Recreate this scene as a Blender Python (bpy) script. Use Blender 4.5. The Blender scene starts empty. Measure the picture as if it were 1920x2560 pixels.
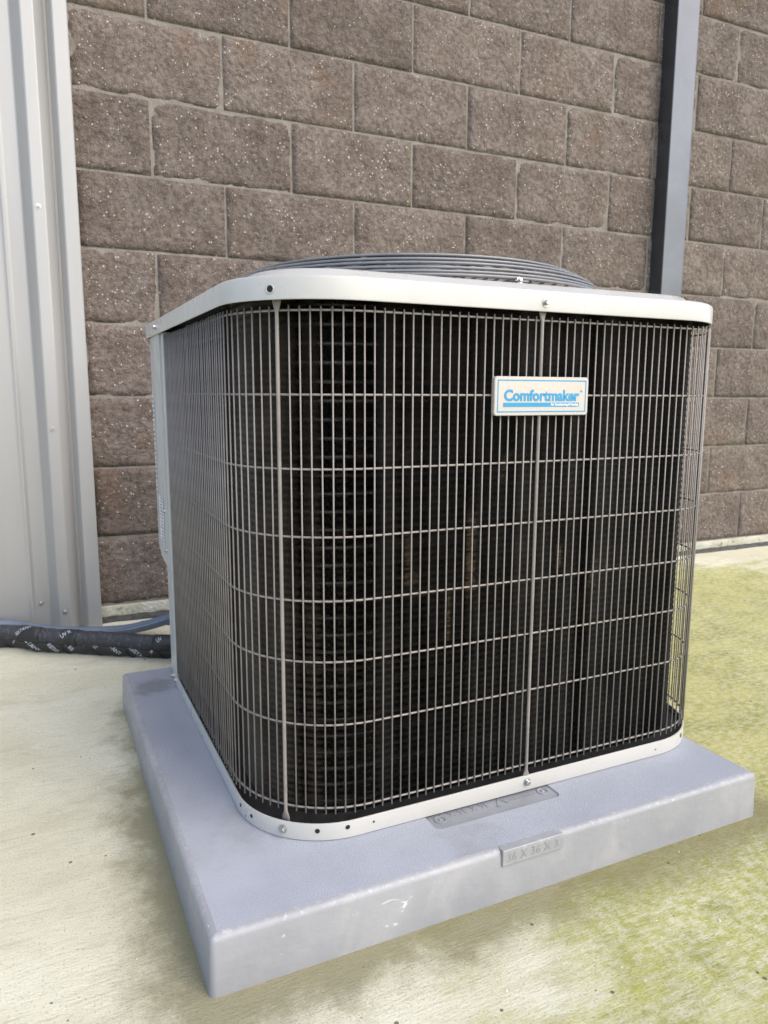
import bpy, bmesh, math, random
import numpy as np
from mathutils import Vector, Matrix, noise
random.seed(7)
R = math.radians
SC = bpy.context.scene
COL = SC.collection

# ------------------------------------------------------------------ camera, sky, sun, exposure
cam_d = bpy.data.cameras.new('camera')
cam = bpy.data.objects.new('camera', cam_d); COL.objects.link(cam)
cam_d.sensor_fit = 'HORIZONTAL'; cam_d.sensor_width = 36.0
cam_d.lens = 36.0 * 1858.4 / 1920.0
cam_d.clip_start = 0.02; cam_d.clip_end = 500
yaw, pit, rol = 0.44084, 0.15832, 0.00397
fw = Vector((math.sin(yaw)*math.cos(pit), math.cos(yaw)*math.cos(pit), -math.sin(pit)))
rt = Vector((math.cos(yaw), -math.sin(yaw), 0)); up = rt.cross(fw)
r2 = math.cos(rol)*rt + math.sin(rol)*up; u2 = -math.sin(rol)*rt + math.cos(rol)*up
m = Matrix.Identity(4)
for i in range(3):
    m[i][0] = r2[i]; m[i][1] = u2[i]; m[i][2] = -fw[i]
m.translation = Vector((-0.1453, -0.7762, 0.6981))
cam.matrix_world = m
cam_d.dof.use_dof = True; cam_d.dof.focus_distance = 1.05; cam_d.dof.aperture_fstop = 14.0
SC.camera = cam

SUN_EL, SUN_AZ = 46.0, 150.0            # azimuth clockwise from +Y seen from above: behind and to the right of the camera
wd = bpy.data.worlds.new('World'); SC.world = wd; wd.use_nodes = True
wn = wd.node_tree.nodes; bg = wn['Background']
sky = wn.new('ShaderNodeTexSky'); sky.sky_type = 'NISHITA'; sky.sun_disc = False
sky.sun_elevation = R(SUN_EL); sky.sun_rotation = R(SUN_AZ); sky.air_density = 1.0; sky.dust_density = 2.0; sky.ozone_density = 1.6
wd.node_tree.links.new(sky.outputs[0], bg.inputs[0]); bg.inputs[1].default_value = 0.15
sd = bpy.data.lights.new('sun', 'SUN'); sd.energy = 1.3; sd.angle = R(80); sd.color = (1.0, 0.85, 0.66)
sun = bpy.data.objects.new('sun', sd); COL.objects.link(sun)
sdir = Vector((math.sin(R(SUN_AZ))*math.cos(R(SUN_EL)), math.cos(R(SUN_AZ))*math.cos(R(SUN_EL)), math.sin(R(SUN_EL))))
sun.rotation_euler = sdir.to_track_quat('Z', 'Y').to_euler(); sun.location = (3, -5, 5)
SC.view_settings.view_transform = 'Standard'; SC.view_settings.look = 'None'
SC.view_settings.exposure = 1.15; SC.view_settings.gamma = 1.0; SC.view_settings.use_curve_mapping = False
SC.cycles.use_denoising = True

# ------------------------------------------------------------------ material helpers
class G:
    def __init__(s, name):
        s.m = bpy.data.materials.new(name); s.m.use_nodes = True; s.nt = s.m.node_tree
        s.b = s.nt.nodes['Principled BSDF']
    def n(s, typ, _in=None, **kw):
        nd = s.nt.nodes.new('ShaderNode' + typ)
        for k, v in kw.items(): setattr(nd, k, v)
        for k, v in (_in or {}).items(): s.set(nd.inputs[k], v)
        return nd
    def set(s, sock, v):
        if isinstance(v, bpy.types.NodeSocket): s.nt.links.new(v, sock)
        elif isinstance(v, bpy.types.Node): s.nt.links.new(v.outputs[0], sock)
        else:
            if isinstance(v, tuple) and len(v) == 3 and sock.type == 'RGBA': v = (*v, 1)
            sock.default_value = v
    def P(s, **kw):
        nm = dict(color='Base Color', rough='Roughness', metal='Metallic', normal='Normal', coat='Coat Weight', coatr='Coat Roughness', spec='Specular IOR Level')
        for k, v in kw.items(): s.set(s.b.inputs[nm[k]], v)
        return s.m
    def math(s, op, a, b=0.0, c=None, clamp=False):
        nd = s.n('Math', operation=op, use_clamp=clamp); s.set(nd.inputs[0], a); s.set(nd.inputs[1], b)
        if c is not None: s.set(nd.inputs[2], c)
        return nd.outputs[0]
    def vmath(s, op, a, b):
        nd = s.n('VectorMath', operation=op); s.set(nd.inputs[0], a); s.set(nd.inputs[1], b); return nd.outputs[0]
    def mix(s, f, a, b, mode='MIX'):
        nd = s.n('Mix', data_type='RGBA', blend_type=mode); s.set(nd.inputs[0], f); s.set(nd.inputs[6], a); s.set(nd.inputs[7], b); return nd.outputs[2]
    def ramp(s, f, lo, hi, a=0.0, b=1.0):
        nd = s.n('MapRange', {0: f, 1: lo, 2: hi, 3: a, 4: b}, interpolation_type='SMOOTHSTEP'); return nd.outputs[0]
    def noise(s, vec, scale, detail=3.0, rough=0.55, dist=0.0):
        nd = s.n('TexNoise', {'Vector': vec, 'Scale': scale, 'Detail': detail, 'Roughness': rough, 'Distortion': dist}); return nd.outputs[0]
    def coords(s, kind='Object', scale=None):
        v = s.n('TexCoord').outputs[kind]
        return s.vmath('MULTIPLY', v, scale) if scale else v
    def bump(s, h, dist, strength=1.0, nrm=None):
        nd = s.n('Bump', {'Height': h, 'Distance': dist, 'Strength': strength})
        if nrm is not None: s.set(nd.inputs['Normal'], nrm)
        return nd.outputs[0]

def simple(name, col, rough=0.5, metal=0.0, var=0.08, vscale=25, bump=0.0, bscale=200, coat=0.0):
    g = G(name); v = g.coords()
    n1 = g.noise(v, vscale, 4)
    c = g.mix(g.ramp(n1, .3, .7), tuple(x*(1-var) for x in col), tuple(min(1, x*(1+var)) for x in col))
    kw = dict(color=c, metal=metal, rough=g.ramp(g.noise(v, vscale*2.3, 3), .3, .7, rough*.85, min(1, rough*1.15)), coat=coat)
    if bump: kw['normal'] = g.bump(g.noise(v, bscale, 3), bump)
    return g.P(**kw)

def mat_block():
    g = G('split_face_block'); oi = g.n('ObjectInfo')
    off = g.n('CombineXYZ', {0: g.math('MULTIPLY', oi.outputs['Random'], 37.0), 1: g.math('MULTIPLY', oi.outputs['Random'], 91.0), 2: g.math('MULTIPLY', oi.outputs['Random'], 53.0)})
    v = g.vmath('ADD', g.coords(), off.outputs[0])
    big = g.noise(v, 9, 5, .6); mid = g.noise(v, 70, 5, .65); fine = g.noise(v, 260, 4, .65)
    c = g.mix(g.ramp(big, .32, .68), (.148, .119, .101), (.224, .186, .161))
    c = g.mix(g.ramp(mid, .40, .62, 0, .62), c, (.070, .052, .045))
    c = g.mix(g.ramp(fine, .48, .70, 0, .6), c, (.27, .235, .205))
    ru = g.noise(v, 5, 3); c = g.mix(g.ramp(ru, .56, .75, 0, .5), c, (.165, .105, .070))
    c = g.mix(g.ramp(g.noise(v, 7.3, 6, .68, .8), .57, .72, 0, .38), c, (.30, .27, .245))
    vo = g.n('TexVoronoi', {'Vector': v, 'Scale': 150.0}, feature='F1')
    pick = g.math('GREATER_THAN', g.n('SeparateColor', {0: vo.outputs['Color']}).outputs[0], .85)
    sz = g.math('MULTIPLY', g.n('SeparateColor', {0: vo.outputs['Color']}).outputs[1], .30)
    spot = g.math('MULTIPLY', pick, g.math('LESS_THAN', vo.outputs['Distance'], g.math('ADD', sz, .08)))
    c = g.mix(g.math('MULTIPLY', spot, .8), c, (.62, .57, .51))
    val = g.n('HueSaturation', {'Hue': .5, 'Saturation': 1.0, 'Value': g.ramp(oi.outputs['Random'], 0, 1, .92, 1.08), 'Fac': 1.0, 'Color': c})
    h = g.math('ADD', g.math('MULTIPLY', mid, 1.0), g.math('MULTIPLY', fine, .35))
    h = g.math('ADD', h, g.math('MULTIPLY', g.noise(v, 24, 3), 1.6))
    return g.P(color=val, rough=g.ramp(spot, 0, 1, .92, .5), normal=g.bump(h, .013, 1.0), spec=.3)

def mat_mortar():
    g = G('mortar'); v = g.coords()
    c = g.mix(g.ramp(g.noise(v, 16, 5), .3, .7), (.185, .165, .142), (.262, .240, .212))
    c = g.mix(g.ramp(g.noise(v, 300, 3), .5, .75, 0, .6), c, (.17, .155, .14))
    h = g.math('ADD', g.noise(v, 220, 4), g.noise(v, 40, 3))
    return g.P(color=c, rough=.95, normal=g.bump(h, .004), spec=.2)

def mat_ground():
    g = G('broom_finished_concrete'); v = g.coords()
    sx = g.n('SeparateXYZ', {0: v})
    wv = g.n('VectorMath', {0: v, 1: (0, 0, 0)}, operation='ADD').outputs[0]
    warp = g.n('CombineXYZ', {1: g.math('MULTIPLY', g.noise(v, 2.0, 2), .012)})
    vw = g.vmath('ADD', wv, warp)
    streak = g.noise(g.vmath('MULTIPLY', vw, (38.0, 260.0, 1.0)), 1.0, 4, .65)
    streak2 = g.noise(g.vmath('MULTIPLY', vw, (40.0, 95.0, 1.0)), 1.0, 4, .65)
    big = g.noise(v, 2.1, 5, .6, .4); mid = g.noise(g.vmath('MULTIPLY', v, (5.0, 13.0, 5.0)), 1.0, 5, .65, .6)
    grain = g.noise(v, 300, 6, .8)
    c = g.mix(g.ramp(big, .36, .66), (.59, .57, .425), (.69, .675, .545))
    c = g.mix(g.ramp(mid, .48, .74, 0, .5), c, (.45, .42, .30))
    # algae: strong to the right of the pad, thin on the left, washed off close to the wall
    gx = g.ramp(sx.outputs[0], -.2, 1.0, -.12, .24)
    gy = g.ramp(sx.outputs[1], .95, 1.42, 0.0, -.22)
    a = g.math('ADD', g.math('ADD', g.math('MULTIPLY', g.noise(v, 1.7, 4, .6, .5), .55), g.math('MULTIPLY', mid, .45)), g.math('ADD', gx, gy))
    amask = g.ramp(a, .44, .66)
    streaky = g.ramp(g.math('ADD', g.math('MULTIPLY', streak2, .4), g.math('MULTIPLY', g.noise(v, 75, 6, .75), .6)), .38, .60, .42, 1.0)
    green = g.mix(g.ramp(g.noise(v, 9, 6, .7), .36, .60), (.25, .26, .05), (.38, .375, .095))
    c = g.mix(g.math('MULTIPLY', g.math('MULTIPLY', amask, streaky), .95), c, green)
    c = g.mix(g.ramp(streak, .50, .68, 0, .16), c, (.24, .22, .15))
    c = g.mix(g.ramp(g.noise(g.vmath('MULTIPLY', vw, (11.0, 120.0, 1.0)), 1.0, 5, .7), .52, .70, 0, .26), c, (.30, .28, .18))
    c = g.mix(g.ramp(grain, .52, .66, 0, .62), c, (.17, .155, .11))
    # ragged run-off dirt against the pad, deepened to paint in its contact shadow
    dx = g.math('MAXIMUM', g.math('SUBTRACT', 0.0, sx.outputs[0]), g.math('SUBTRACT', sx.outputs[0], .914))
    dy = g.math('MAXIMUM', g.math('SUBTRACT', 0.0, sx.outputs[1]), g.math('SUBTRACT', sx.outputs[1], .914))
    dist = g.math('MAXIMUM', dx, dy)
    grime_shade = g.math('SUBTRACT', g.math('ADD', g.math('MULTIPLY', g.noise(v, 9, 7, .72), .62), g.math('MULTIPLY', grain, .12)), g.math('ADD', g.math('MULTIPLY', dist, 3.0), g.ramp(sx.outputs[1], .35, .8, 0.0, .16)))
    c = g.mix(g.ramp(grime_shade, .04, .33, 0, .80), c, (.18, .165, .085))
    vo = g.n('TexVoronoi', {'Vector': v, 'Scale': 60.0}, feature='F1')
    pk = g.n('SeparateColor', {0: vo.outputs['Color']})
    pit_ = g.math('MULTIPLY', g.math('GREATER_THAN', pk.outputs[0], .90), g.math('LESS_THAN', vo.outputs['Distance'], g.math('MULTIPLY', pk.outputs[1], .22)))
    c = g.mix(g.math('MULTIPLY', pit_, .8), c, (.07, .065, .05))
    vo2 = g.n('TexVoronoi', {'Vector': v, 'Scale': 110.0}, feature='F1')
    p2 = g.n('SeparateColor', {0: vo2.outputs['Color']})
    wh = g.math('MULTIPLY', g.math('GREATER_THAN', p2.outputs[0], .95), g.math('LESS_THAN', vo2.outputs['Distance'], g.math('MULTIPLY', p2.outputs[1], .2)))
    c = g.mix(g.math('MULTIPLY', wh, .7), c, (.68, .66, .60))
    h = g.math('ADD', g.math('MULTIPLY', streak, .7), g.math('MULTIPLY', streak2, .4))
    h = g.math('ADD', h, g.math('MULTIPLY', grain, .8)); h = g.math('SUBTRACT', h, g.math('MULTIPLY', pit_, 1.0))
    return g.P(color=c, rough=.9, normal=g.bump(h, .0022), spec=.25)

def mat_footing():
    g = G('weathered_footing_concrete'); v = g.coords()
    c = g.mix(g.ramp(g.noise(v, 12, 5), .3, .7), (.33, .33, .25), (.5, .49, .42))
    c = g.mix(g.ramp(g.noise(v, 45, 5), .56, .7, 0, .8), c, (.14, .15, .08))
    return g.P(color=c, rough=.95, normal=g.bump(g.noise(v, 120, 4), .006))

PADZ = .0762
def mat_pad(top):
    g = G('moulded_grey_plastic_sky_tinted_top' if top else 'moulded_grey_plastic_side'); v = g.coords()
    n = g.noise(v, 7, 4)
    c = g.mix(g.ramp(n, .3, .7), *(((.295, .318, .362), (.34, .363, .408)) if top else ((.24, .247, .262), (.285, .29, .303))))  # top is paler and bluer than the sides: sky light painted into the grey
    if top:
        gr = g.n('TexVoronoi', {'Vector': v, 'Scale': 620.0}, feature='SMOOTH_F1').outputs['Distance']
        tex = g.math('ADD', gr, g.math('MULTIPLY', g.noise(v, 700, 2), .6))
        c = g.mix(g.ramp(g.noise(v, 500, 3), .52, .75, 0, .25), c, (.44, .475, .54))
        dirt = g.ramp(g.noise(v, 4.5, 5, .65), .57, .72, 0, .35)
        c = g.mix(dirt, c, (.20, .195, .18))
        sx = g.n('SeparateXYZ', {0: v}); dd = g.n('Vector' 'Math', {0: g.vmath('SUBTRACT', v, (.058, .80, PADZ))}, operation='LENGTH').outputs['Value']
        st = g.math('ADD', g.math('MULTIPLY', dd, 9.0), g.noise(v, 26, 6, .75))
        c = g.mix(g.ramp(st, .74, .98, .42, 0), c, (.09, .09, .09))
        return g.P(color=c, rough=.46, normal=g.bump(tex, .0008, 1.0), spec=.5)
    sc = g.noise(g.vmath('MULTIPLY', g.vmath('ADD', v, (0, 0, 3)), (26, 26, 60)), 1.0, 6, .72, 1.6)
    smear = g.ramp(g.noise(g.vmath('MULTIPLY', v, (9, 9, 5)), 1.0, 5, .6, 1.2), .50, .72, 0, .35)
    c = g.mix(smear, c, (.38, .38, .38))
    zz = g.n('SeparateXYZ', {0: v}).outputs[2]
    wear = g.math('MULTIPLY', g.ramp(zz, .0690, .0745), g.ramp(g.noise(v, 110, 5, .8), .52, .68, .05, .7))
    c = g.mix(wear, c, (.45, .45, .46))
    c = g.mix(g.ramp(sc, .655, .70, 0, .75), c, (.60, .60, .60))
    return g.P(color=c, rough=g.ramp(sc, .4, .7, .38, .6), normal=g.bump(g.noise(v, 60, 3), .0009), spec=.5)

def mat_paint(name, col, rough=.32):
    g = G(name); v = g.coords()
    c = g.mix(g.ramp(g.noise(v, 6, 5), .35, .7), col, tuple(x*.93 for x in col))
    smudge = g.ramp(g.noise(g.vmath('MULTIPLY', v, (14, 14, 40)), 1.0, 5, .7), .62, .74, 0, .10)
    c = g.mix(smudge, c, tuple(x*.7 for x in col))
    rr = g.ramp(g.noise(v, 22, 4), .3, .7, rough*.8, rough*1.3)
    return g.P(color=c, rough=rr, spec=.5, coat=.25, coatr=.15, normal=g.bump(g.noise(v, 9, 2), .0012, .6))

def mat_siding():
    g = G('painted_steel_siding'); v = g.coords()
    c = g.mix(g.ramp(g.noise(g.vmath('MULTIPLY', v, (7, 7, 1.2)), 1.0, 4), .3, .7), (.31, .308, .302), (.35, .348, .342))
    sp = g.ramp(g.noise(v, 260, 2), .70, .76, 0, .5)
    sp = g.math('MULTIPLY', sp, g.ramp(g.noise(v, 3, 2), .5, .65))
    c = g.mix(sp, c, (.12, .12, .11))
    nz = g.ramp(g.n('SeparateXYZ', {0: v}).outputs[2], .02, .35, .25, 0)
    c = g.mix(g.math('MULTIPLY', nz, g.noise(v, 18, 4)), c, (.2, .2, .17))
    return g.P(color=c, metal=.25, rough=.40, normal=g.bump(g.noise(g.vmath('MULTIPLY', v, (6, 6, 1)), 1.0, 2), .004, .5))

def mat_coil():
    g = G('black_coil_fin'); v = g.coords()
    c = g.mix(g.ramp(g.noise(v, 12, 4), .3, .7), (.046, .042, .036), (.078, .071, .060))
    d = g.noise(g.vmath('MULTIPLY', v, (16, 16, 5.5)), 1.0, 5, .65, .3)
    fl = g.noise(g.vmath('MULTIPLY', v, (60, 60, 300)), 1.0, 3, .6)
    xyz = g.n('SeparateXYZ', {0: v}); px, pz = xyz.outputs[0], xyz.outputs[2]
    dust = g.ramp(d, .66, .75)
    for (cx, cz, rx, rz) in ((.436, .462, .009, .062), (.330, .458, .004, .040), (.60, .44, .005, .02), (.40, .37, .003, .04)):
        dd = g.math('MAXIMUM', g.math('DIVIDE', g.math('ABSOLUTE', g.math('SUBTRACT', px, cx)), rx), g.math('DIVIDE', g.math('ABSOLUTE', g.math('SUBTRACT', pz, cz)), rz))
        dd = g.math('ADD', dd, g.math('MULTIPLY', g.noise(v, 90, 4), 1.0))
        dust = g.math('MAXIMUM', dust, g.ramp(dd, 1.2, 1.7, 1.0, 0.0))
    c = g.mix(g.math('MULTIPLY', dust, g.ramp(fl, .38, .55)), c, (.30, .23, .15))
    return g.P(color=c, rough=.5, spec=.3)

def mat_tape():
    g = G('black_pipe_tape'); v = g.coords()
    c = g.mix(g.ramp(g.noise(v, 40, 4), .3, .7), (.010, .010, .011), (.022, .022, .024))
    return g.P(color=c, rough=.5, normal=g.bump(g.noise(v, 70, 4), .002))

def mat_foam():
    g = G('crinkled_pipe_foam'); v = g.coords()
    n = g.noise(g.vmath('MULTIPLY', v, (160, 60, 60)), 1.0, 4, .7, 1.0)
    c = g.mix(g.ramp(n, .5, .72, 0, .8), (.028, .030, .036), (.12, .125, .14))
    return g.P(color=c, rough=.5, normal=g.bump(n, .004))

M = dict(
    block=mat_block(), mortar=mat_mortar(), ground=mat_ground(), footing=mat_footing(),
    pad=mat_pad(True), padside=mat_pad(False), recess=simple('smooth_grey_plastic', (.21, .222, .24), .4, 0, .1, 14),
    paint=mat_paint('light_grey_enamel', (.435, .43, .405)), panel=mat_paint('grey_enamel', (.42, .435, .43), .4),
    wire=simple('taupe_coated_wire', (.225, .205, .188), .36, 0.0, .12, 30), guard=simple('dark_grey_coated_wire', (.17, .173, .182), .3, 0.0, .1, 30, coat=.3),
    coil=mat_coil(), tube=simple('coil_tube', (.10, .09, .08), .4, .4), core=simple('dark_coil_core', (.045, .042, .037), .7), black=simple('black_interior', (.008, .008, .008), .7),
    zinc=simple('zinc_screw', (.45, .445, .43), .3, .85, .15, 300), hole=simple('hole_shadowed_steel', (.01, .01, .01), .9),
    siding=mat_siding(), post=simple('glossy_grey_steel', (.105, .112, .124), .30, .75, .06, 5),
    plate=simple('white_badge', (.47, .44, .405), .28, 0, .02, 8, coat=.4), blue=simple('blue_print', (.022, .25, .46), .35, 0, .06, 12),
    white=simple('white_print', (.8, .8, .8), .4, 0, .02), rubber=simple('black_rubber', (.02, .02, .02), .6),
    sticker=simple('printed_white_sticker', (.62, .63, .68), .45, 0, .05, 60), ink=simple('grey_ink', (.16, .16, .18), .6),
    tape=mat_tape(), foam=mat_foam(), conduit=simple('blue_grey_conduit', (.10, .135, .185), .33, 0, .1, 30), copper=simple('dull_copper', (.40, .14, .07), .4, .7),
    print=simple('pale_tape_print', (.40, .42, .47), .5), dark=simple('dark_leaf_bit', (.03, .03, .022), .8), pale=simple('pale_grit', (.6, .56, .48), .8, 0, .2, 200),
    fan=simple('galvanised_fan', (.3, .31, .32), .4, .7), seam=simple('weathered_joint_filler', (.065, .066, .06), .95, 0, .3, 60, .003, 300),
)

# ------------------------------------------------------------------ mesh helpers
def mesh_obj(name, V, F, mat, parent=None, smooth=False, loc=None):
    me = bpy.data.meshes.new(name); me.from_pydata([tuple(map(float, v)) for v in V], [], F); me.update()
    me.materials.append(mat)
    if smooth: me.polygons.foreach_set('use_smooth', [True]*len(me.polygons))
    return link(name, me, parent, loc)
def link(name, me, parent=None, loc=None, rot=None):
    o = bpy.data.objects.new(name, me); COL.objects.link(o)
    if parent: o.parent = parent
    if loc is not None: o.location = loc
    if rot is not None: o.rotation_euler = rot
    return o
def empty(name, label, cat, loc=(0, 0, 0), group=None):
    o = bpy.data.objects.new(name, None); COL.objects.link(o); o.location = loc; o.empty_display_size = .05
    return tag(o, label, cat, group)
def tag(o, label=None, cat=None, group=None, kind=None):
    for k, v in (('label', label), ('category', cat), ('group', group), ('kind', kind)):
        if v: o[k] = v
    return o
def box(x0, x1, y0, y1, z0, z1):
    V = [(x, y, z) for z in (z0, z1) for y in (y0, y1) for x in (x0, x1)]
    return V, [(0, 2, 3, 1), (4, 5, 7, 6), (0, 1, 5, 4), (2, 6, 7, 3), (0, 4, 6, 2), (1, 3, 7, 5)]
def bevel_box(name, dims, mat, parent=None, bev=.002, seg=2):
    V, F = box(*dims); o = mesh_obj(name, V, F, mat, parent)
    bm = bmesh.new(); bm.from_mesh(o.data)
    bmesh.ops.bevel(bm, geom=bm.edges[:], offset=bev, segments=seg, affect='EDGES', profile=.5)
    bm.to_mesh(o.data); bm.free()
    return o
def tube_data(pts, r, n=8, closed=False, caps=True, rfun=None):
    pts = [Vector(p) for p in pts]; V = []; F = []; k = len(pts)
    T = []
    for i in range(k):
        a = pts[(i-1) % k] if (closed or i > 0) else pts[i]; b = pts[(i+1) % k] if (closed or i < k-1) else pts[i]
        T.append((b-a).normalized())
    nrm = Vector((0, 0, 1)) if abs(T[0].z) < .9 else Vector((0, 1, 0))
    fr = []
    for i in range(k):
        nrm = (nrm - T[i]*nrm.dot(T[i])).normalized(); bn = T[i].cross(nrm); fr.append((nrm.copy(), bn))
        for j in range(n):
            t = 2*math.pi*j/n; rr = r if rfun is None else rfun(i, t)
            V.append(pts[i] + nrm*math.cos(t)*rr + bn*math.sin(t)*rr)
    for i in range(k if closed else k-1):
        for j in range(n):
            a = i*n+j; b = i*n+(j+1) % n; c = ((i+1) % k)*n+(j+1) % n; d = ((i+1) % k)*n+j
            F.append((a, b, c, d))
    if caps and not closed:
        F.append(tuple(range(n-1, -1, -1))); F.append(tuple((k-1)*n+j for j in range(n)))
    return V, F, fr
def tube(name, pts, r, mat, parent=None, n=8, closed=False):
    V, F, _ = tube_data(pts, r, n, closed); return mesh_obj(name, V, F, mat, parent, smooth=True)
def sharp(o, deg=35):
    o.data.set_sharp_from_angle(angle=R(deg)); return o
def join_data(parts):
    V = []; F = []
    for v, f in parts:
        o = len(V); V += list(v); F += [tuple(i+o for i in q) for q in f]
    return V, F
def rrect(x0, x1, y0, y1, rads, n=14, inset=0.0):
    # loop anticlockwise from above; rads for corners front-left, front-right, back-right, back-left
    x0 += inset; x1 -= inset; y0 += inset; y1 -= inset
    rr = [max(.0005, q-inset) for q in rads]; L = []
    for (cx, cy, a0, q) in ((x0, y0, 180, rr[0]), (x1, y0, 270, rr[1]), (x1, y1, 0, rr[2]), (x0, y1, 90, rr[3])):
        ox = cx + (q if a0 in (180, 90) else -q); oy = cy + (q if a0 in (180, 270) else -q)
        for i in range(n+1):
            t = R(a0 + 90*i/n); L.append((ox+q*math.cos(t), oy+q*math.sin(t)))
    return L
def loft(loops, cap_first=False, cap_last=False, closed=True):
    n = len(loops[0]); V = [p for L in loops for p in L]; F = []
    for k in range(len(loops)-1):
        for i in range(n if closed else n-1):
            j = (i+1) % n; F.append((k*n+i, k*n+j, (k+1)*n+j, (k+1)*n+i))
    if cap_first: F.append(tuple(range(n-1, -1, -1)))
    if cap_last: F.append(tuple((len(loops)-1)*n+i for i in range(n)))
    return V, F
def z_loop(L, z): return [(x, y, z) for x, y in L]
def text_mesh(s, size, extrude=0.0, offset=0.0, spacing=1.0, align='LEFT', res=3):
    cu = bpy.data.curves.new('lettering', 'FONT'); cu.body = s; cu.size = size; cu.extrude = extrude; cu.offset = offset
    cu.space_character = spacing; cu.align_x = align; cu.resolution_u = res
    o = bpy.data.objects.new('lettering', cu); COL.objects.link(o)
    dg = bpy.context.evaluated_depsgraph_get(); me = bpy.data.meshes.new_from_object(o.evaluated_get(dg))
    bpy.data.objects.remove(o); bpy.data.curves.remove(cu)
    me.materials.clear(); return me
def fit_text(s, w, h, mat, **kw):
    me = text_mesh(s, 1.0, **kw); co = np.array([v.co[:] for v in me.vertices]); lo, hi = co.min(0), co.max(0)
    for v in me.vertices:
        v.co.x = (v.co.x-lo[0])/(hi[0]-lo[0])*w
        v.co.y = (v.co.y-lo[1])/(hi[1]-lo[1])*h
    me.materials.append(mat); return me

# screws: washer and hexagonal head, axis along +z of the mesh
def screw_mesh():
    parts = []
    def disc(r0, z0, r1, z1, n):
        L0 = [(r0*math.cos(2*math.pi*i/n), r0*math.sin(2*math.pi*i/n), z0) for i in range(n)]
        L1 = [(r1*math.cos(2*math.pi*i/n), r1*math.sin(2*math.pi*i/n), z1) for i in range(n)]
        return loft([L0, L1], cap_last=True)
    parts.append(disc(.0056, -.001, .0056, .0010, 16)); parts.append(disc(.0036, .0010, .0036, .0046, 6)); parts.append(disc(.0036, .0046, .0030, .0051, 6))
    V, F = join_data(parts); me = bpy.data.meshes.new('screw'); me.from_pydata(V, [], F); me.materials.append(M['zinc']); return me
SCREW = screw_mesh()
def screw(pos, nrm, parent, scale=1.0):
    o = link('screw', SCREW, parent, pos); o.rotation_euler = Vector(nrm).to_track_quat('Z', 'Y').to_euler(); o.scale = (scale,)*3; return o

def gz(x, y):                            # the slab rises a little towards the wall
    t = min(1, max(0, (y-.95)/.53)); return .030*t*t*(3-2*t)

# ------------------------------------------------------------------ ground
xs = sorted(set([-40, -20, -8, -4, -2] + [round(-1+.03*i, 3) for i in range(190)] + [6, 8, 14, 25, 40]))
ys = sorted(set([-40, -20, -8, -4, -2] + [round(-1.5+.1*i, 3) for i in range(25)] + [1.0, 1.05, 1.1, 1.15, 1.2, 1.25, 1.3, 1.35, 1.4, 1.44, 1.466]))
V = [(x, y if y < 1.46 else y+.006*noise.noise((x*9, 0, 0))+.004*noise.noise((x*31, 2, 0))-.0073*x, gz(x, y)) for y in ys for x in xs]; nx = len(xs)
F = [(j*nx+i, j*nx+i+1, (j+1)*nx+i+1, (j+1)*nx+i) for j in range(len(ys)-1) for i in range(nx-1)]
b0 = (len(ys)-1)*nx; k0 = len(V)
V += [(V[b0+i][0], V[b0+i][1], -.12) for i in range(nx)]
F += [(b0+i, b0+i+1, k0+i+1, k0+i) for i in range(nx-1)]
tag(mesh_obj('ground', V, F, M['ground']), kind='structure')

# ------------------------------------------------------------------ block wall
WALL_A = -0.00728
wall = empty('block_wall', 'tall wall of brown split-faced concrete blocks behind the condenser', 'wall', (0, 1.4992, 0))
wall.rotation_euler.z = WALL_A
BW, BH, JN = .4064, .2032, .0072
Z0 = .0749
def block_mesh(seed, w, h):
    nx_, nz_ = max(5, int(w/.018)), 12
    V = []; F = []
    for j in range(nz_+1):
        for i in range(nx_+1):
            x = w*i/nx_; z = h*j/nz_
            d = min(x, w-x, z, h-z)
            jag = .0007*noise.noise((x*60+seed*9, z*60, 3.3))
            e = math.exp(-d/.006)
            y = -.0026 + .0034*e + .0042*noise.noise((x*13+seed*17, z*13, seed)) + .0026*noise.noise((x*45+seed*7, z*45, seed+5))
            y = min(y, .0012)
            V.append((x+(jag if i in (0, nx_) else 0), y, z+(jag if j in (0, nz_) else 0)))
    for j in range(nz_):
        for i in range(nx_):
            a = j*(nx_+1)+i; F.append((a, a+1, a+nx_+2, a+nx_+1))
    per = [i for i in range(nx_+1)] + [(j+1)*(nx_+1)-1 for j in range(1, nz_+1)] + [nz_*(nx_+1)+i for i in range(nx_-1, -1, -1)] + [j*(nx_+1) for j in range(nz_-1, 0, -1)]
    k = len(V); V += [(V[i][0], .05, V[i][2]) for i in per]; n = len(per)
    F += [(per[(i+1) % n], per[i], k+i, k+(i+1) % n) for i in range(n)]
    me = bpy.data.meshes.new('block'); me.from_pydata(V, [], F); me.materials.append(M['block'])
    me.polygons.foreach_set('use_smooth', [True]*len(me.polygons)); return me
BM = [block_mesh(s, BW-JN, BH-JN) for s in range(8)]
NROW = 14
for r in range(NROW):
    ph = .2064 + (0 if r % 2 == 0 else .2032)
    for c in range(-2, 12):
        u = ph + BW*c
        if u + BW < -.1: continue
        link('block', random.choice(BM), wall, (u+JN/2, random.uniform(-.0015, .0015), Z0+BH*r+JN/2))
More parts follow.
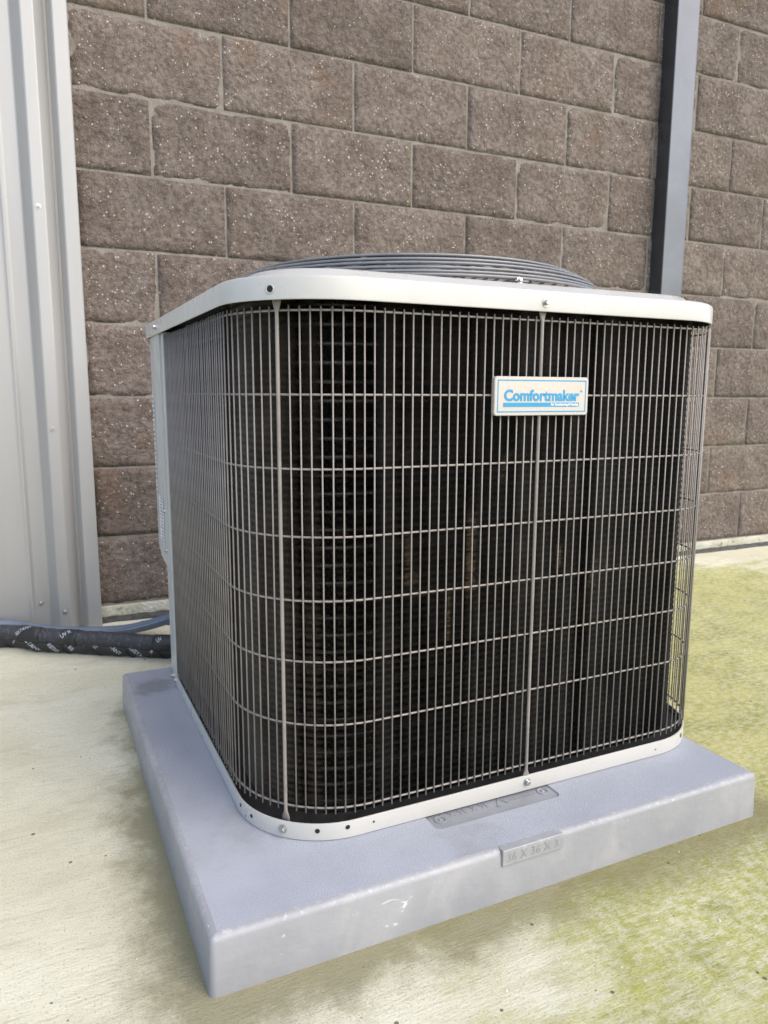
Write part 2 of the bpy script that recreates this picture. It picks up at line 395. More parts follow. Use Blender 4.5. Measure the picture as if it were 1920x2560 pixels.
# mortar bed: one recessed sheet with slightly hollow joints
V = []; F = []
xs_ = np.arange(-.45, 5.2, .06); zs_ = np.arange(Z0-.004, Z0+BH*NROW, .05)
for z in zs_:
    for x in xs_: V.append((x, .0019+.0006*noise.noise((x*11, 0, z*11)), z))
nn = len(xs_)
F = [(j*nn+i, j*nn+i+1, (j+1)*nn+i+1, (j+1)*nn+i) for j in range(len(zs_)-1) for i in range(nn-1)]
mesh_obj('mortar', V, F, M['mortar'], wall, True)
V = []; F = []
prof = [(-.004, -.12), (-.006, .045), (-.003, .066), (.0, Z0-.002), (.03, Z0-.001), (.2, Z0-.001)]
xs_ = np.arange(-.45, 5.2, .04)
for x in xs_:
    for (y, z) in prof: V.append((x, y+(.0025*noise.noise((x*8, z*30, 1)) if z > 0 and y < .02 else 0), z+(.002*noise.noise((x*14, 5, z*9)) if 0 < z < .072 else 0)))
n = len(prof)
F = [(i*n+k, (i+1)*n+k, (i+1)*n+k+1, i*n+k+1) for i in range(len(xs_)-1) for k in range(n-1)]
mesh_obj('footing', V, F, M['footing'], wall, True)
V = []; F = []; xs_ = np.arange(-.45, 5.2, .012)
for x in xs_:
    a_ = .0025*noise.noise((x*37, 0, 4)); b_ = .0035*noise.noise((x*23, 3, 4))+.002*noise.noise((x*71, 3, 1))
    V += [(x, -.004, -.02), (x, -.006, .042+a_), (x, -.016, .0415+a_), (x, -.0285+b_, .036+b_), (x, -.031+b_, .022)]
F = [(i*5+k, (i+1)*5+k, (i+1)*5+k+1, i*5+k+1) for i in range(len(xs_)-1) for k in range(4)]
mesh_obj('expansion_joint', V, F, M['seam'], wall, True)

# ------------------------------------------------------------------ metal siding on the left
sid = empty('metal_siding', 'grey ribbed steel siding panel at the left edge beside the block wall', 'siding', (0, 0, .026))
ZT = 2.85
prof = []
rib = [(-.0235, 0), (-.0175, .0), (.0, 0)]
YP, YR = 1.470, 1.440
def add_period(c):                       # c: centre of a main rib; pan with two shallow stiffeners to its left
    prof.extend([(c-.215, YP), (c-.207, YP-.004), (c-.199, YP), (c-.092, YP), (c-.084, YP-.004), (c-.076, YP),
                 (c-.039, YP), (c-.015, YR), (c+.015, YR), (c+.042, YP)])
for k in range(4, -1, -1): add_period(-.092-.3048*k)
prof.append((-.044, YP))
# soften each bend with a short extra edge
def soften(P, e=.0022):
    out = [P[0]]
    for i in range(1, len(P)-1):
        a, b, c = Vector(P[i-1]), Vector(P[i]), Vector(P[i+1])
        out.append(tuple(b+(a-b).normalized()*e)); out.append(tuple(b+(c-b).normalized()*e))
    out.append(P[-1]); return out
def extrude_profile(name, P, z0, z1, mat, parent, seg=1):
    P = soften(P); n = len(P); V = []; F = []
    zz = np.linspace(z0, z1, seg+1)
    for z in zz: V += [(x, y, z) for x, y in P]
    for s in range(seg): F += [(s*n+i, s*n+i+1, (s+1)*n+i+1, (s+1)*n+i) for i in range(n-1)]
    return mesh_obj(name, V, F, mat, parent)
pan = extrude_profile('panel', prof, 0, ZT, M['siding'], sid)
extrude_profile('corner_trim', [(-.046, 1.480), (-.046, 1.4655), (-.033, 1.4440), (.0035, 1.4440), (.0045, 1.52)], -.003, ZT, M['siding'], sid)
for z in (.060, .574, 1.148, 1.72, 2.3):
    for k in range(3): screw((-.0935-.3048*k, YR, z), (0, -1, 0), sid, 1.15)
for k in range(3):
    screw((-.153-.3048*k, YP, .084), (0, -1, 0), sid, 1.15)

# ------------------------------------------------------------------ square steel post / downspout against the wall
ds = empty('downspout', 'tall square blue-grey steel downspout with dark side face on the block wall', 'downspout', (2.104, 1.46, 0))
L = [z_loop(rrect(-.0535, .0535, -.042, .028, [.004]*4, 4), z) for z in (.032, 1.2, 3.0)]
V, F = loft(L, True, True); o = mesh_obj('tube', V, F, M['post'], ds)
for z in (.35, 2.45):
    bevel_box('strap', (-.056, .056, -.0445, .024, z, z+.03), M['post'], ds, .0015, 1)

# ------------------------------------------------------------------ equipment pad
pad = empty('equipment_pad', 'grey moulded plastic equipment pad under the air conditioner', 'equipment pad')
B, PH = .914, .0762
def padloop(ins, z): return z_loop(rrect(0, B, 0, B, [.009]*4, 6, ins), z)
cur = [(.0, 0.0), (.0024, PH-.0085), (.0034, PH-.0050), (.0055, PH-.0022), (.0090, PH-.0006), (.0130, PH)]
V, F = loft([padloop(i, z) for i, z in cur]); n = len(V)//len(cur)
body = mesh_obj('slab_side', V, F, M['padside'], pad, True)
RX0, RX1, RY0, RY1 = .346, .570, .082, .175
rec_o = rrect(RX0, RX1, RY0, RY1, [.010]*4, 5); rec_i = rrect(RX0, RX1, RY0, RY1, [.010]*4, 5, .002)
bm = bmesh.new()
def edges_loop(L):
    vs = [bm.verts.new(p) for p in L]; return [bm.edges.new((vs[i], vs[(i+1) % len(vs)])) for i in range(len(vs))]
bmesh.ops.triangle_fill(bm, edges=edges_loop(padloop(.0130, PH)) + edges_loop(z_loop(rec_o, PH)), use_beauty=True)
bm.normal_update()
for f in bm.faces:
    if f.normal.z < 0: f.normal_flip()
me = bpy.data.meshes.new('slab_top'); bm.to_mesh(me); bm.free(); me.materials.append(M['pad'])
link('slab_top', me, pad)
V, F = loft([z_loop(rec_o, PH), z_loop(rec_i, PH-.0022)]); F2 = [tuple(len(rec_o)+i for i in range(len(rec_i)))]
rec = mesh_obj('moulded_recess', V, F + F2, M['recess'], pad)
me = fit_text('36 X 36 X 3', .082, .012, M['recess'], extrude=.0008, spacing=1.1)
o = link('lettering', me, rec, (.452, .118, PH-.0022), (0, 0, math.pi))
for (x, y) in ((.365, .106), (.552, .108)):
    ringp = [(x+.0085*math.cos(t), y+.0085*math.sin(t), PH-.002) for t in np.linspace(0, 2*math.pi, 20, endpoint=False)]
    o = tube('screw_boss', ringp, .0012, M['recess'], rec, 6, True)
    V, F = loft([[(x+.003*math.cos(t), y+.003*math.sin(t), PH-.0022) for t in np.linspace(0, 2*math.pi, 10, endpoint=False)],
                 [(x+.0018*math.cos(t), y+.0018*math.sin(t), PH-.0004) for t in np.linspace(0, 2*math.pi, 10, endpoint=False)]], cap_last=True)
    mesh_obj('boss_pin', V, F, M['recess'], rec)
# raised wedge emblem followed by worn raised strokes
tri = [(.462, .100), (.484, .102), (.474, .120)]
tube('emblem', [(x, y, PH-.0020) for x, y in tri], .0009, M['recess'], rec, 6, True)
parts = []
for i in range(11):
    x = .489 + i*.0046; hh = random.choice((.0045, .0045, .007))
    parts.append(tube_data([(x, .106, PH-.0021), (x+.0006, .106+hh, PH-.0021)], .0006, 5)[:2])
    if i % 2: parts.append(tube_data([(x, .106+hh*.6, PH-.0021), (x+.0035, .106+hh*.6, PH-.0021)], .0006, 5)[:2])
V, F = join_data(parts); mesh_obj('worn_lettering', V, F, M['recess'], rec)
lab = bevel_box('size_label', (.4035, .5075, -.0012, .0125, .0535, .0768), M['padside'], pad, .0008, 1)
me = fit_text('36 X 36 X 3', .086, .0125, M['padside'], extrude=.0004, spacing=1.15, offset=-.004)
link('lettering', me, lab, (.4115, -.0014, .0590), (math.pi/2, 0, 0))

# ------------------------------------------------------------------ air conditioner
ac = empty('air_conditioner', 'large outdoor air conditioner with wire grille and light grey cap on the pad', 'air conditioner', (.5225, .53, PH))
def P(o): o.matrix_parent_inverse = Matrix.Translation((-.5225, -.53, -PH)); return o
XL, XR, YF, YB, RC = .0995, .949, .1175, .955, .137
# base band with its tray
def bl(ins, z): return z_loop(rrect(XL, XR, YF, YB, [RC, RC, RC, .150], 16, ins), z)
V, F = loft([bl(.006, PH+.0004), bl(0, PH+.0012), bl(0, .1005), bl(.0006, .1018), bl(.0026, .1018), bl(.003, .0930)], True, False)
base = P(mesh_obj('base_pan', V, F, M['paint'], ac, False))
for p_ in base.data.polygons: p_.use_smooth = len(p_.vertices) == 4
sharp(base, 30)
V, F = loft([bl(.0032, .0930), bl(.30, .0932)], False, True)
P(mesh_obj('tray', V, F, M['black'], ac))

def path_pt(xl, xr, yf, yb, rcs):
    # open path from the left side back end round the front and the right to the back, as (length, point fn)
    segs = []; y0 = .772; ra, rb, rc = rcs
    segs.append(('l', (xl, y0), (xl, yf+ra))); segs.append(('a', (xl+ra, yf+ra), 180, ra))
    segs.append(('l', (xl+ra, yf), (xr-rb, yf))); segs.append(('a', (xr-rb, yf+rb), 270, rb))
    segs.append(('l', (xr, yf+rb), (xr, yb-rc))); segs.append(('a', (xr-rc, yb-rc), 0, rc))
    segs.append(('l', (xr-rc, yb), (xl+.22, yb)))
    L = [math.dist(q[1], q[2]) if q[0] == 'l' else q[3]*math.pi/2 for q in segs]
    def f(d):
        for s, l in zip(segs, L):
            if d <= l or s is segs[-1]:
                if s[0] == 'l':
                    t = d/l; q = (s[1][0]+(s[2][0]-s[1][0])*t, s[1][1]+(s[2][1]-s[1][1])*t)
                    dx, dy = (s[2][0]-s[1][0])/l, (s[2][1]-s[1][1])/l
                    return q, (dy, -dx)
                a = R(s[2]+90*d/l); return (s[1][0]+s[3]*math.cos(a), s[1][1]+s[3]*math.sin(a)), (math.cos(a), math.sin(a))
            d -= l
    return f, L
WX0, WX1, WY0, WY1, WR = .1005, .9510, .1205, .950, .162
wf, WL = path_pt(WX0, WX1, WY0, WY1, (WR, .140, .14)); WT = sum(WL)
# horizontal wires (behind) and vertical wires (in front)
HZ = [.8025, .696, .599, .508, .420, .334, .2425, .1185]
def offs(d, o): q, nn_ = wf(d); return (q[0]-nn_[0]*o, q[1]-nn_[1]*o)
ds_ = [0.0]
acc = 0
for i, l in enumerate(WL):
    k = 14 if i % 2 else 2
    ds_ += [acc + l*(j+1)/k for j in range(k)]; acc += l
for z in HZ:
    P(tube('horizontal_wire', [(*offs(d, .0026), z) for d in ds_], .00155, M['wire'], ac, 8))
V, F, _ = tube_data([(0, 0, -.348), (0, 0, .348)], .00115, 8)
WM = bpy.data.meshes.new('vertical_wire'); WM.from_pydata([tuple(v) for v in V], [], F); WM.materials.append(M['wire'])
WM.polygons.foreach_set('use_smooth', [len(p_.vertices) == 4 for p_ in WM.polygons])
PITCH = .014067
front0 = WL[0]+WL[1]; d_ref = front0 + (.24965-(WX0+WR))
kk = int(d_ref/PITCH); d = d_ref - kk*PITCH
rod_d = [WL[0]+WL[1]*.5, front0 + (.5275-(WX0+WR)), WL[0]+WL[1]+WL[2]+WL[3]*.62]
while d < WT:
    q, nn_ = wf(d)
    if min(abs(d-x) for x in rod_d) > .0062:
        o = P(link('vertical_wire', WM, ac, (q[0], q[1], .4597+random.uniform(-.0012, .0012))))
        o.rotation_euler = (random.uniform(-.0012, .0012), random.uniform(-.0014, .0014), random.random()*6)
    d += PITCH
# support rods with flattened ends, bolted to band and cap
for d in rod_d:
    q, nn_ = wf(d); t = (-nn_[1], nn_[0])
    def prf(z):
        if z > .800: k = min(1, (z-.800)/.012); return .0026+.0036*k, .0026-.0012*k
        if z < .112: k = min(1, (.112-z)/.010); return .0026+.0036*k, .0026-.0012*k
        return .0026, .0026
    zz = [.086, .102, .107, .112, .13, .79, .800, .806, .812, .832]; loops = []
    for z in zz:
        a, b = prf(z); oo = -.002 if .11 < z < .80 else .0
        loops.append([(q[0]+nn_[0]*(b*math.sin(s)+.0012+oo*0)+t[0]*a*math.cos(s), q[1]+nn_[1]*(b*math.sin(s)+.0012)+t[1]*a*math.cos(s), z) for s in np.linspace(0, 2*math.pi, 12, endpoint=False)])
    V, F = loft(loops, True, True); P(mesh_obj('support_rod', V, F, M['wire'], ac, True))
# cap: skirt, rounded shoulder, step and deck down to the round fan opening
CX0, CX1, CY0, CY1, CR = .092, .946, .107, .958, .152
FC = (.525, .535)
def cl(ins, z): return z_loop(rrect(CX0, CX1, CY0, CY1, [CR, CR, CR, .012], 16, ins), z)
def circ(r, z): 
    L0 = rrect(CX0, CX1, CY0, CY1, [CR, CR, CR, .012], 16); out = []
    for x, y in L0:
        a = math.atan2(y-FC[1], x-FC[0]); out.append((FC[0]+r*math.cos(a), FC[1]+r*math.sin(a), z))
    return out
V, F = loft([cl(.004, .8142), cl(.0006, .8132), cl(0, .8142), cl(0, .8380), cl(.0015, .8418), cl(.005, .8440), cl(.030, .8462), cl(.036, .8485), cl(.045, .8560), cl(.050, .8580), circ(.370, .8600), circ(.362, .8585), circ(.352, .8500), circ(.347, .8100)])
cap = sharp(P(mesh_obj('cap', V, F, M['paint'], ac, True)), 24)
V, F = loft([cl(.004, .8142), cl(.010, .8300), circ(.347, .8300)]); P(mesh_obj('cap_underside', V, F, M['black'], ac))
# fan guard rings and spokes
rings = [(.360, .8680), (.354, .8735), (.348, .8800), (.338, .8880), (.325, .8955), (.305, .9050), (.284, .9085), (.262, .9115), (.240, .9135), (.218, .9155), (.196, .917), (.174, .918), (.152, .919), (.130, .920), (.108, .9205), (.086, .921)]
for r_, z_ in rings:
    P(tube('guard_ring', [(FC[0]+r_*math.cos(t), FC[1]+r_*math.sin(t), z_) for t in np.linspace(0, 2*math.pi, 72, endpoint=False)], .0023, M['guard'], ac, 8, True))
for k in range(8):
    a = R(22.5+45*k - 22.5 + 4)
    P(tube('guard_spoke', [(FC[0]+(r_-.001)*math.cos(a), FC[1]+(r_-.001)*math.sin(a), z_-.0046) for r_, z_ in rings], .0024, M['guard'], ac, 6))
V, F = loft([[(FC[0]+.09*math.cos(t), FC[1]+.09*math.sin(t), z) for t in np.linspace(0, 2*math.pi, 24, endpoint=False)] for z in (.917, .925)], True, True)
P(mesh_obj('guard_centre_plate', V, F, M['guard'], ac))
for k in range(4):
    a = R(-90+90*k); x, y = FC[0]+.362*math.cos(a), FC[1]+.362*math.sin(a)
    V, F = box(-.012, .012, -.004, .022, -.001, .001); 
    o = P(mesh_obj('guard_clip', V, F, M['guard'], ac, False, (x, y, .8635))); o.rotation_euler.z = a+math.pi/2
    P(screw((x, y, .866) if k else (FC[0]-.003, FC[1]-.364, .8640), (0, -1, .25) if k == 0 else (0, 0, 1), ac, .9))
# fan, motor and dark interior below the guard
for k in range(3):
    a = R(120*k+20); V = []; F = []
    for i in range(7):
        rr = .06+.27*i/6
        for j in range(5):
            b = a+R(-26+13*j); V.append((FC[0]+rr*math.cos(b), FC[1]+rr*math.sin(b), .775+.04*(j/4-.5)))
    F = [(i*5+j, i*5+j+1, (i+1)*5+j+1, (i+1)*5+j) for i in range(6) for j in range(4)]
    P(mesh_obj('fan_blade', V, F, M['fan'], ac, True))
V, F = loft([[(FC[0]+r_*math.cos(t), FC[1]+r_*math.sin(t), z) for t in np.linspace(0, 2*math.pi, 24, endpoint=False)] for r_, z in ((.06, .77), (.075, .78), (.075, .905), (.07, .915))], True, True)
P(mesh_obj('fan_motor', V, F, M['black'], ac, True))

# condenser coil: thin wavy fins standing on edge, tubes through them, dark core
KX0, KX1, KY0, KY1, KR = .132, .931, .151, .925, (.135, .125, .12)
kf, KL = path_pt(KX0, KX1, KY0, KY1, KR); KT = sum(KL)
zc = np.arange(.094, .833, .0026); wave = np.cumsum(np.zeros_like(zc))
tri_w = np.abs(((zc/.0105) % 1)-.5)*4-1
VV = []; FF = []; off = 0
d = 0.0; cnt = 0
while d < KT:
    q, nn_ = kf(d); tx, ty = -nn_[1], nn_[0]
    dense = KL[0]*.75 < d < sum(KL[:4])+.06
    zz = zc if dense else zc[::24]
    w = (tri_w*.0012 if dense else np.zeros(len(zz)))
    j = random.uniform(-.00016, .00016)
    lean = 0.0
    tw = .010*noise.noise((d*34, 1.7, 0))+.004*noise.noise((d*130, 4.1, 0)); edge = .0009*np.cos(zz/.0105*2*math.pi) if dense else 0
    if random.random() < .012: lean = random.uniform(-.0012, .0012)
    dep = .018 if dense else .02
    a = np.stack([q[0]+tx*(w+j+lean)+nn_[0]*edge, q[1]+ty*(w+j+lean)+nn_[1]*edge, zz], 1)
    b = np.stack([q[0]-nn_[0]*dep+tx*(w+j+tw), q[1]-nn_[1]*dep+ty*(w+j+tw), zz], 1)
    n = len(zz); VV.append(np.concatenate([a, b])); i = np.arange(n-1)
    FF.append(np.stack([i, i+1, i+1+n, i+n], 1)+off); off += 2*n
    d += .0022
VV = np.concatenate(VV); FF = np.concatenate(FF)
me = bpy.data.meshes.new('coil_fins'); me.vertices.add(len(VV)); me.vertices.foreach_set('co', VV.astype(np.float32).ravel())
me.loops.add(FF.size); me.loops.foreach_set('vertex_index', FF.astype(np.int32).ravel())
me.polygons.add(len(FF)); me.polygons.foreach_set('loop_start', np.arange(0, FF.size, 4, dtype=np.int32))
me.update(calc_edges=True); me.materials.append(M['coil'])
tag(P(link('coil_fins', me, ac)), kind='stuff')
acc = 0; kd = [0.0]
for i, l in enumerate(KL):
    k = 8 if i % 2 else 2
    kd += [acc+l*(j+1)/k for j in range(k)]; acc += l
def koff(d, o): q, nn_ = kf(d); return (q[0]-nn_[0]*o, q[1]-nn_[1]*o)
for i in range(29):
    P(tube('coil_tube', [(*koff(d, .0085),   .108+.0252*i) for d in kd], .0036, M['tube'], ac, 8))
core = [koff(d, .0195) for d in kd]
V = [(x, y, z) for z in (.094, .833) for x, y in core]; n = len(core)
P(mesh_obj('coil_core', V, [(i, i+1, n+i+1, n+i) for i in range(n-1)], M['core'], ac))

# corner post, control panel and stickers on the left rear corner
PX = .1035
V, F = box(PX-.0012, PX+.02, .772, .852, .0935, .816); P(mesh_obj('corner_post', V, F, M['panel'], ac))
P(bevel_box('post_flange', (PX-.0042, PX+.004, .7725, .790, .0960, .8150), M['panel'], ac, .001, 1))
yz = [(.800, .8165), (.893, .8165), (.893, .345), (.866, .340), (.800, .331)]
V = [(.0965, y, z) for y, z in yz] + [(.13, y, z) for y, z in yz]; n = 5
F = [tuple(range(n)), tuple(range(2*n-1, n-1, -1))] + [(i, n+i, n+(i+1) % n, (i+1) % n) for i in range(n)]
pnl = P(mesh_obj('control_panel', V, F, M['panel'], ac))
V = [(.0968, .8935, .8165), (.1010, .952, .8165), (.14, .952, .8165), (.13, .8935, .8165)]
V += [(x, y, .357 if y > .9 else .346) for x, y, z in V]
F = [(0, 4, 5, 1), (1, 5, 6, 2), (2, 6, 7, 3), (3, 7, 4, 0), (0, 1, 2, 3), (7, 6, 5, 4)]
pn2 = P(mesh_obj('control_panel_side', V, F, M['panel'], ac))
V, F = box(.13, .30, .925, .953, .10, .8160); P(mesh_obj('rear_panel', V, F, M['panel'], ac))
def sticker(parent, quad, lines):
    q = [Vector(v) for v in quad]; nrm = (q[1]-q[0]).cross(q[3]-q[0]).normalized()
    if nrm.x > 0: nrm = -nrm
    V = [v+nrm*.0006 for v in q]; s = P(mesh_obj('sticker', V, [(0, 1, 2, 3)], M['sticker'], ac))
    parts = []
    def pt(u, v_): return (q[0]*(1-u)+q[1]*u)*(1-v_)+(q[3]*(1-u)+q[2]*u)*v_+nrm*.0010
    for i in range(lines):
        v0 = (i+.35)/lines; v1 = v0+.35/lines; a = random.uniform(.08, .2); b = random.uniform(.5, .93)
        parts.append(([pt(a, v0), pt(b, v0), pt(b, v1), pt(a, v1)], [(0, 1, 2, 3)]))
    V, F = join_data(parts); o = mesh_obj('printed_lines', V, F, M['ink'], s)
    return s
sticker(pn2, [(.0972, .899, .700), (.1004, .944, .700), (.1004, .944, .475), (.0972, .899, .475)], 22)
sticker(pnl, [(.0962, .830, .478), (.0962, .884, .478), (.0962, .884, .378), (.0962, .830, .378)], 14)
for (y, z) in ((.815, .452), (.812, .368)): P(screw((.0962, y, z), (-1, 0, 0), ac))
P(screw((CX0, .800, .8270), (-1, 0, 0), ac, 1.15)); P(screw((XL, .815, .090), (-1, 0, 0), ac)); P(screw((XL, .785, .090), (-1, 0, 0), ac))
# small punched holes in band and cap
HM = bpy.data.meshes.new('punched_hole'); hv = [(math.cos(2*math.pi*i/14), math.sin(2*math.pi*i/14), .00035) for i in range(14)]
HM.from_pydata(hv, [], [tuple(range(14))]); HM.materials.append(M['hole'])
def hole(pos, nrm, r, sx=1.0):
    o = P(link('punched_hole', HM, ac, pos)); o.rotation_euler = Vector(nrm).to_track_quat('Z', 'Y').to_euler(); o.scale = (r*sx, r, 1)
def band_pt(ang, right=False, rc=RC, x0=XL, x1=XR, y0=YF):
    t = R(ang); cx = (x1-rc) if right else x0+rc
    return (cx+(1 if right else -1)*rc*math.cos(t), y0+rc-rc*math.sin(t)), ((1 if right else -1)*math.cos(t), -math.sin(t))
for (a, rt_, r_, z) in ((66, False, .0036, .092), (84, False, .0034, .0935), (20, False, .003, .0905), (6, False, .003, .092), (13, False, .0012, .083), (62, True, .004, .0925), (30, True, .0026, .094)):
    (x, y), nn_ = band_pt(a, rt_); hole((x, y, z), (nn_[0], nn_[1], 0), r_)
for (a, rt_) in ((45, False), (28, True)):
    (x, y), nn_ = band_pt(a, rt_); P(screw((x, y, .0905), (nn_[0], nn_[1], 0), ac, 1.15))
P(screw((.5285, YF, .0910), (0, -1, 0), ac, 1.15)); P(screw((.5235, CY0, .8255), (0, -1, 0), ac, 1.15))
(x, y), nn_ = band_pt(24, True, CR, CX0, CX1, CY0); P(screw((x, y, .8225), (nn_[0], nn_[1], 0), ac, 1.15))
hole((.262, YF, .092), (0, -1, 0), .0017); hole((.800, YF, .0885), (0, -1, 0), .0014); hole((XL, .55, .089), (-1, 0, 0), .0014)
(x, y), nn_ = band_pt(44, False, CR, CX0, CX1, CY0)
V, F, _ = tube_data([(x+nn_[0]*.0004-nn_[1]*.0052*math.cos(t), y+nn_[1]*.0004+nn_[0]*.0052*math.cos(t), .8262+.0052*math.sin(t)) for t in np.linspace(0, 2*math.pi, 16, endpoint=False)], .0009, 6, True)
P(mesh_obj('hole_rim', V, F, M['paint'], ac, True)); hole((x+nn_[0]*.0002, y+nn_[1]*.0002, .8262), (nn_[0], nn_[1], 0), .0042)

# name plate on the grille
pl_loop = rrect(.4450, .6118, .6672, .7226, [.005]*4, 6)
def pl(ins, y): return [(x, y, z) for x, z in rrect(.4450, .6118, .6672, .7226, [.005]*4, 6, ins)]
V, F = loft([pl(.0004, .1216), pl(0, .1205), pl(0, .1142), pl(.0010, .1130)], True, True)
plate = P(mesh_obj('name_plate', V, F, M['plate'], ac))
for p_ in plate.data.polygons: p_.use_smooth = False
V, F = loft([pl(-.0004, .1226), pl(-.0004, .1170)], True, False)
V, F = loft([pl(.0046, .11285), pl(.0064, .11285)]); bd = P(mesh_obj('plate_border', V, F, M['blue'], ac))
me = fit_text('Comfortmaker', .1335, .0168, M['blue'], extrude=.0002, offset=.036, spacing=1.0)
P(link('lettering', me, ac, (.4610, .11275, .6876), (math.pi/2, 0, 0)))
V, F = box(.4600, .5945, .1126, .1131, .6797, .6857); P(mesh_obj('plate_stripe', V, F, M['blue'], ac))
me = fit_text('Air Conditioning & Heating', .0500, .0046, M['white'], extrude=.0001, offset=.03, spacing=1.04)
P(link('lettering', me, ac, (.5425, .11235, .6803), (math.pi/2, 0, 0)))
me = fit_text('\u00ae', .0030, .0030, M['ink'], extrude=.0001); P(link('lettering', me, ac, (.5965, .1127, .7005), (math.pi/2, 0, 0)))

# ------------------------------------------------------------------ refrigerant lines, conduit and copper pipe
def smooth_path(ctrl, n=60):
    C_ = [Vector(c) for c in ctrl]; C_ = [C_[0]*2-C_[1]] + C_ + [C_[-1]*2-C_[-2]]; out = []
    k = len(C_)-3
    for i in range(n+1):
        t = k*i/n; s = min(int(t), k-1); t -= s; a, b, c, d = C_[s:s+4]
        out.append(.5*((2*b)+(c-a)*t+(2*a-5*b+4*c-d)*t*t+(3*b-a-3*c+d)*t**3))
    return out
def wrap_text(s, path, r, dist0, ang0, slant, h, mat, parent, flip=1):
    me = fit_text(s, h*.62*len(s), h, mat, offset=.015)
    cum = [0]
    for i in range(1, len(path)): cum.append(cum[-1]+(path[i]-path[i-1]).length)
    for v in me.vertices:
        sx, sy = v.co.x*flip, v.co.y*flip
        al = dist0 + sx*math.cos(slant)-sy*math.sin(slant); an = ang0 + (sx*math.sin(slant)+sy*math.cos(slant))/r
        al = min(max(al, .001), cum[-1]-.001); i = max(j for j in range(len(cum)) if cum[j] <= al); i = min(i, len(path)-2)
        t = (al-cum[i])/max(1e-6, cum[i+1]-cum[i]); c = path[i].lerp(path[i+1], t); T = (path[i+1]-path[i]).normalized()
        side = T.cross(Vector((0, 0, 1))).normalized()     # towards the camera for a path running left to right
        upv = side.cross(T)
        v.co = c + (side*math.cos(an)+upv*math.sin(an))*(r+.0009)
    return link('tape_lettering', me, parent)
low = smooth_path([(-1.0, 1.435, .052), (-.60, 1.425, .052), (-.2576, 1.3776, .050), (-.162, 1.312, .0465), (-.067, 1.262, .042), (.0274, 1.210, .0385), (.1505, 1.150, .0345), (.27, 1.08, .05), (.36, 1.00, .11), (.37, .94, .16)], 100)
rlow = .0235
lo = empty('insulated_pipe', 'lower black taped pipe with pale slanted print lying on the concrete', 'pipe', (0, 0, 0), 'insulated lines to the condenser')
Vv, Fv, _ = tube_data(low, rlow, 18, rfun=lambda i, t: rlow*(1+.03*math.sin(i*1.9+t)+.02*math.sin(i*.7-2*t)))
mesh_obj('taped_sleeve', Vv, Fv, M['tape'], lo, True)
# overlapping spiral edge of the tape
sp = []
cum = [0]
for i in range(1, len(low)): cum.append(cum[-1]+(low[i]-low[i-1]).length)
for k in range(900):
    al = cum[-1]*k/900*.86; i = min(np.searchsorted(cum, al, 'right')-1, len(low)-2); t = (al-cum[i])/(cum[i+1]-cum[i])
    c = low[i].lerp(low[i+1], t); T = (low[i+1]-low[i]).normalized(); side = T.cross(Vector((0, 0, 1))).normalized(); upv = side.cross(T)
    an = -al/.0135; sp.append(c+(side*math.cos(an)+upv*math.sin(an))*(rlow*1.025))
tube('tape_edge', sp, .0011, M['tape'], lo, 5)
for k, (d0, s) in enumerate(((.66, 'UV R'), (.715, 'ANT'), (.775, 'UV R'), (.835, 'SISTANT'), (.885, 'V RESIS'), (.935, 'UV RE'), (.985, 'UV'), (1.01, 'ANT'), (1.055, 'ISTANT'), (1.105, 'RESISTA'), (1.15, 'UV R'))):
    wrap_text(s, low, rlow*1.03, d0, R(28), R(-42), .0112, M['print'], lo)
hi = smooth_path([(-1.0, 1.45, .066), (-.60, 1.445, .064), (-.2570, 1.365, .0685), (-.1600, 1.300, .0680), (-.066, 1.250, .0630), (.030, 1.198, .0595), (.148, 1.139, .0535), (.28, 1.10, .06), (.38, 1.02, .13), (.39, .94, .19)], 100)
rhi = .0205
ho = empty('insulated_pipe', 'upper crinkled dark foam pipe lying on top of the taped pipe', 'pipe', (0, 0, 0), 'insulated lines to the condenser')
Vv, Fv, _ = tube_data(hi, rhi, 18, rfun=lambda i, t: rhi*(1+.035*math.sin(i*2.3+2*t)+.03*math.sin(i*.9-t)))
mesh_obj('foam_sleeve', Vv, Fv, M['foam'], ho, True)
def band_wrap(d0, d1, name='tape_wrap'):
    cum = [0]
    for i in range(1, len(hi)): cum.append(cum[-1]+(hi[i]-hi[i-1]).length)
    pts = []
    for al in np.linspace(d0, d1, 8):
        i = min(np.searchsorted(cum, al, 'right')-1, len(hi)-2); t = (al-cum[i])/(cum[i+1]-cum[i]); pts.append(hi[i].lerp(hi[i+1], t))
    V, F, _ = tube_data(pts, rhi*1.075, 18); return mesh_obj(name, V, F, M['tape'], ho, True)
band_wrap(.815, .875); band_wrap(.935, .975); band_wrap(1.175, 1.30)
wrap_text('RISTANT', hi, rhi*1.09, .815, R(-5), R(40), .0112, M['print'], ho)
wrap_text('UV R', hi, rhi*1.09, .94, R(10), R(40), .0112, M['print'], ho)
wrap_text('UV', hi, rhi*1.09, 1.19, R(20), R(35), .0112, M['print'], ho)
con = smooth_path([(-1.0, 1.45, .150), (-.60, 1.44, .118), (-.2577, 1.43, .0735), (-.1605, 1.400, .0555), (-.0595, 1.372, .0435), (.0436, 1.342, .0425), (.1139, 1.300, .061), (.180, 1.245, .0930), (.24, 1.15, .14), (.28, .945, .24)], 110)
cn = empty('flexible_conduit', 'blue-grey flexible conduit sagging behind the black pipes', 'conduit')
Vv, Fv, _ = tube_data(con, .0145, 14); mesh_obj('jacket', Vv, Fv, M['conduit'], cn, True)
wrap_parts = []
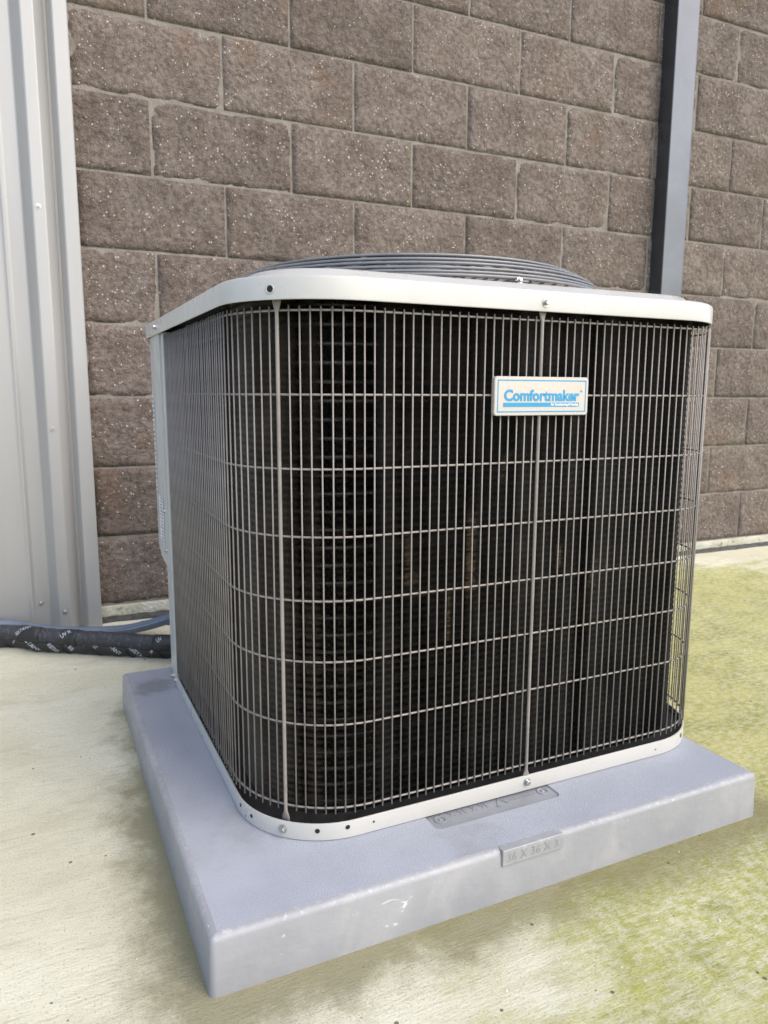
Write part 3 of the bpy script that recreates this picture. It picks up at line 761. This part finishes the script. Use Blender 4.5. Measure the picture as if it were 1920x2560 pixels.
for k in range(70):
    al = .74+.008*k
    cumc = [0]
    i = min(int(al/1.75*len(con)), len(con)-2)
    c = con[i].lerp(con[i+1], (al/1.75*len(con)) % 1); T = (con[i+1]-con[i]).normalized(); side = T.cross(Vector((0, 0, 1))).normalized(); upv = side.cross(T)
    for w_ in (0,):
        a0 = R(8); p0 = c+(side*math.cos(a0)+upv*math.sin(a0))*.0149; p1 = p0+upv*.003; p2 = p1+T*.002; p3 = p0+T*.002
        wrap_parts.append(([p0, p3, p2, p1], [(0, 1, 2, 3)]))
V, F = join_data(wrap_parts); mesh_obj('printed_dashes', V, F, M['print'], cn)
cp = tube('copper_pipe', smooth_path([(.10, 1.345, .055), (.16, 1.30, .060), (.24, 1.22, .07), (.33, 1.10, .10), (.35, .945, .17)], 30), .0065, M['copper'], None, 10)
tag(cp, 'short bare reddish copper pipe showing between conduit and foam pipe', 'pipe')

# ------------------------------------------------------------------ grit and leaf bits on the slab
parts = []; rnd = random.Random(3)
for k in range(90):
    x = rnd.uniform(-.6, 2.2); y = rnd.uniform(-.35, 1.4)
    if -.02 < x < .95 and -.02 < y < .94: continue
    s = rnd.uniform(.0012, .0030); z = gz(x, y)
    L0 = [(x+s*rnd.uniform(.6, 1.1)*math.cos(t), y+s*rnd.uniform(.6, 1.1)*math.sin(t), z-.0002) for t in np.linspace(0, 2*math.pi, 6, endpoint=False)]
    L1 = [(x+(px-x)*.6, y+(py-y)*.6, z+s*.6) for px, py, _ in L0]
    parts.append(loft([L0, L1], False, True))
V, F = join_data(parts); tag(mesh_obj('grit', V, F, M['pale']), 'pale grit scattered over the concrete slab', 'grit', kind='stuff')
for (x, y, s, lb) in ((-.128, .008, .011, 'small dark leaf scrap on the concrete left of the pad'),):
    V = [(x-s, y-.3*s, .001), (x-.2*s, y-.6*s, .002), (x+s, y-.1*s, .001), (x+.6*s, y+.6*s, .003), (x-.5*s, y+.5*s, .0015)]
    V += [(a, b, c+.0008) for a, b, c in V]
    tag(mesh_obj('leaf_scrap', V, [(4, 3, 2, 1, 0), (5, 6, 7, 8, 9)] + [(i, (i+1) % 5, 5+(i+1) % 5, 5+i) for i in range(5)], M['dark']), lb, 'leaf')
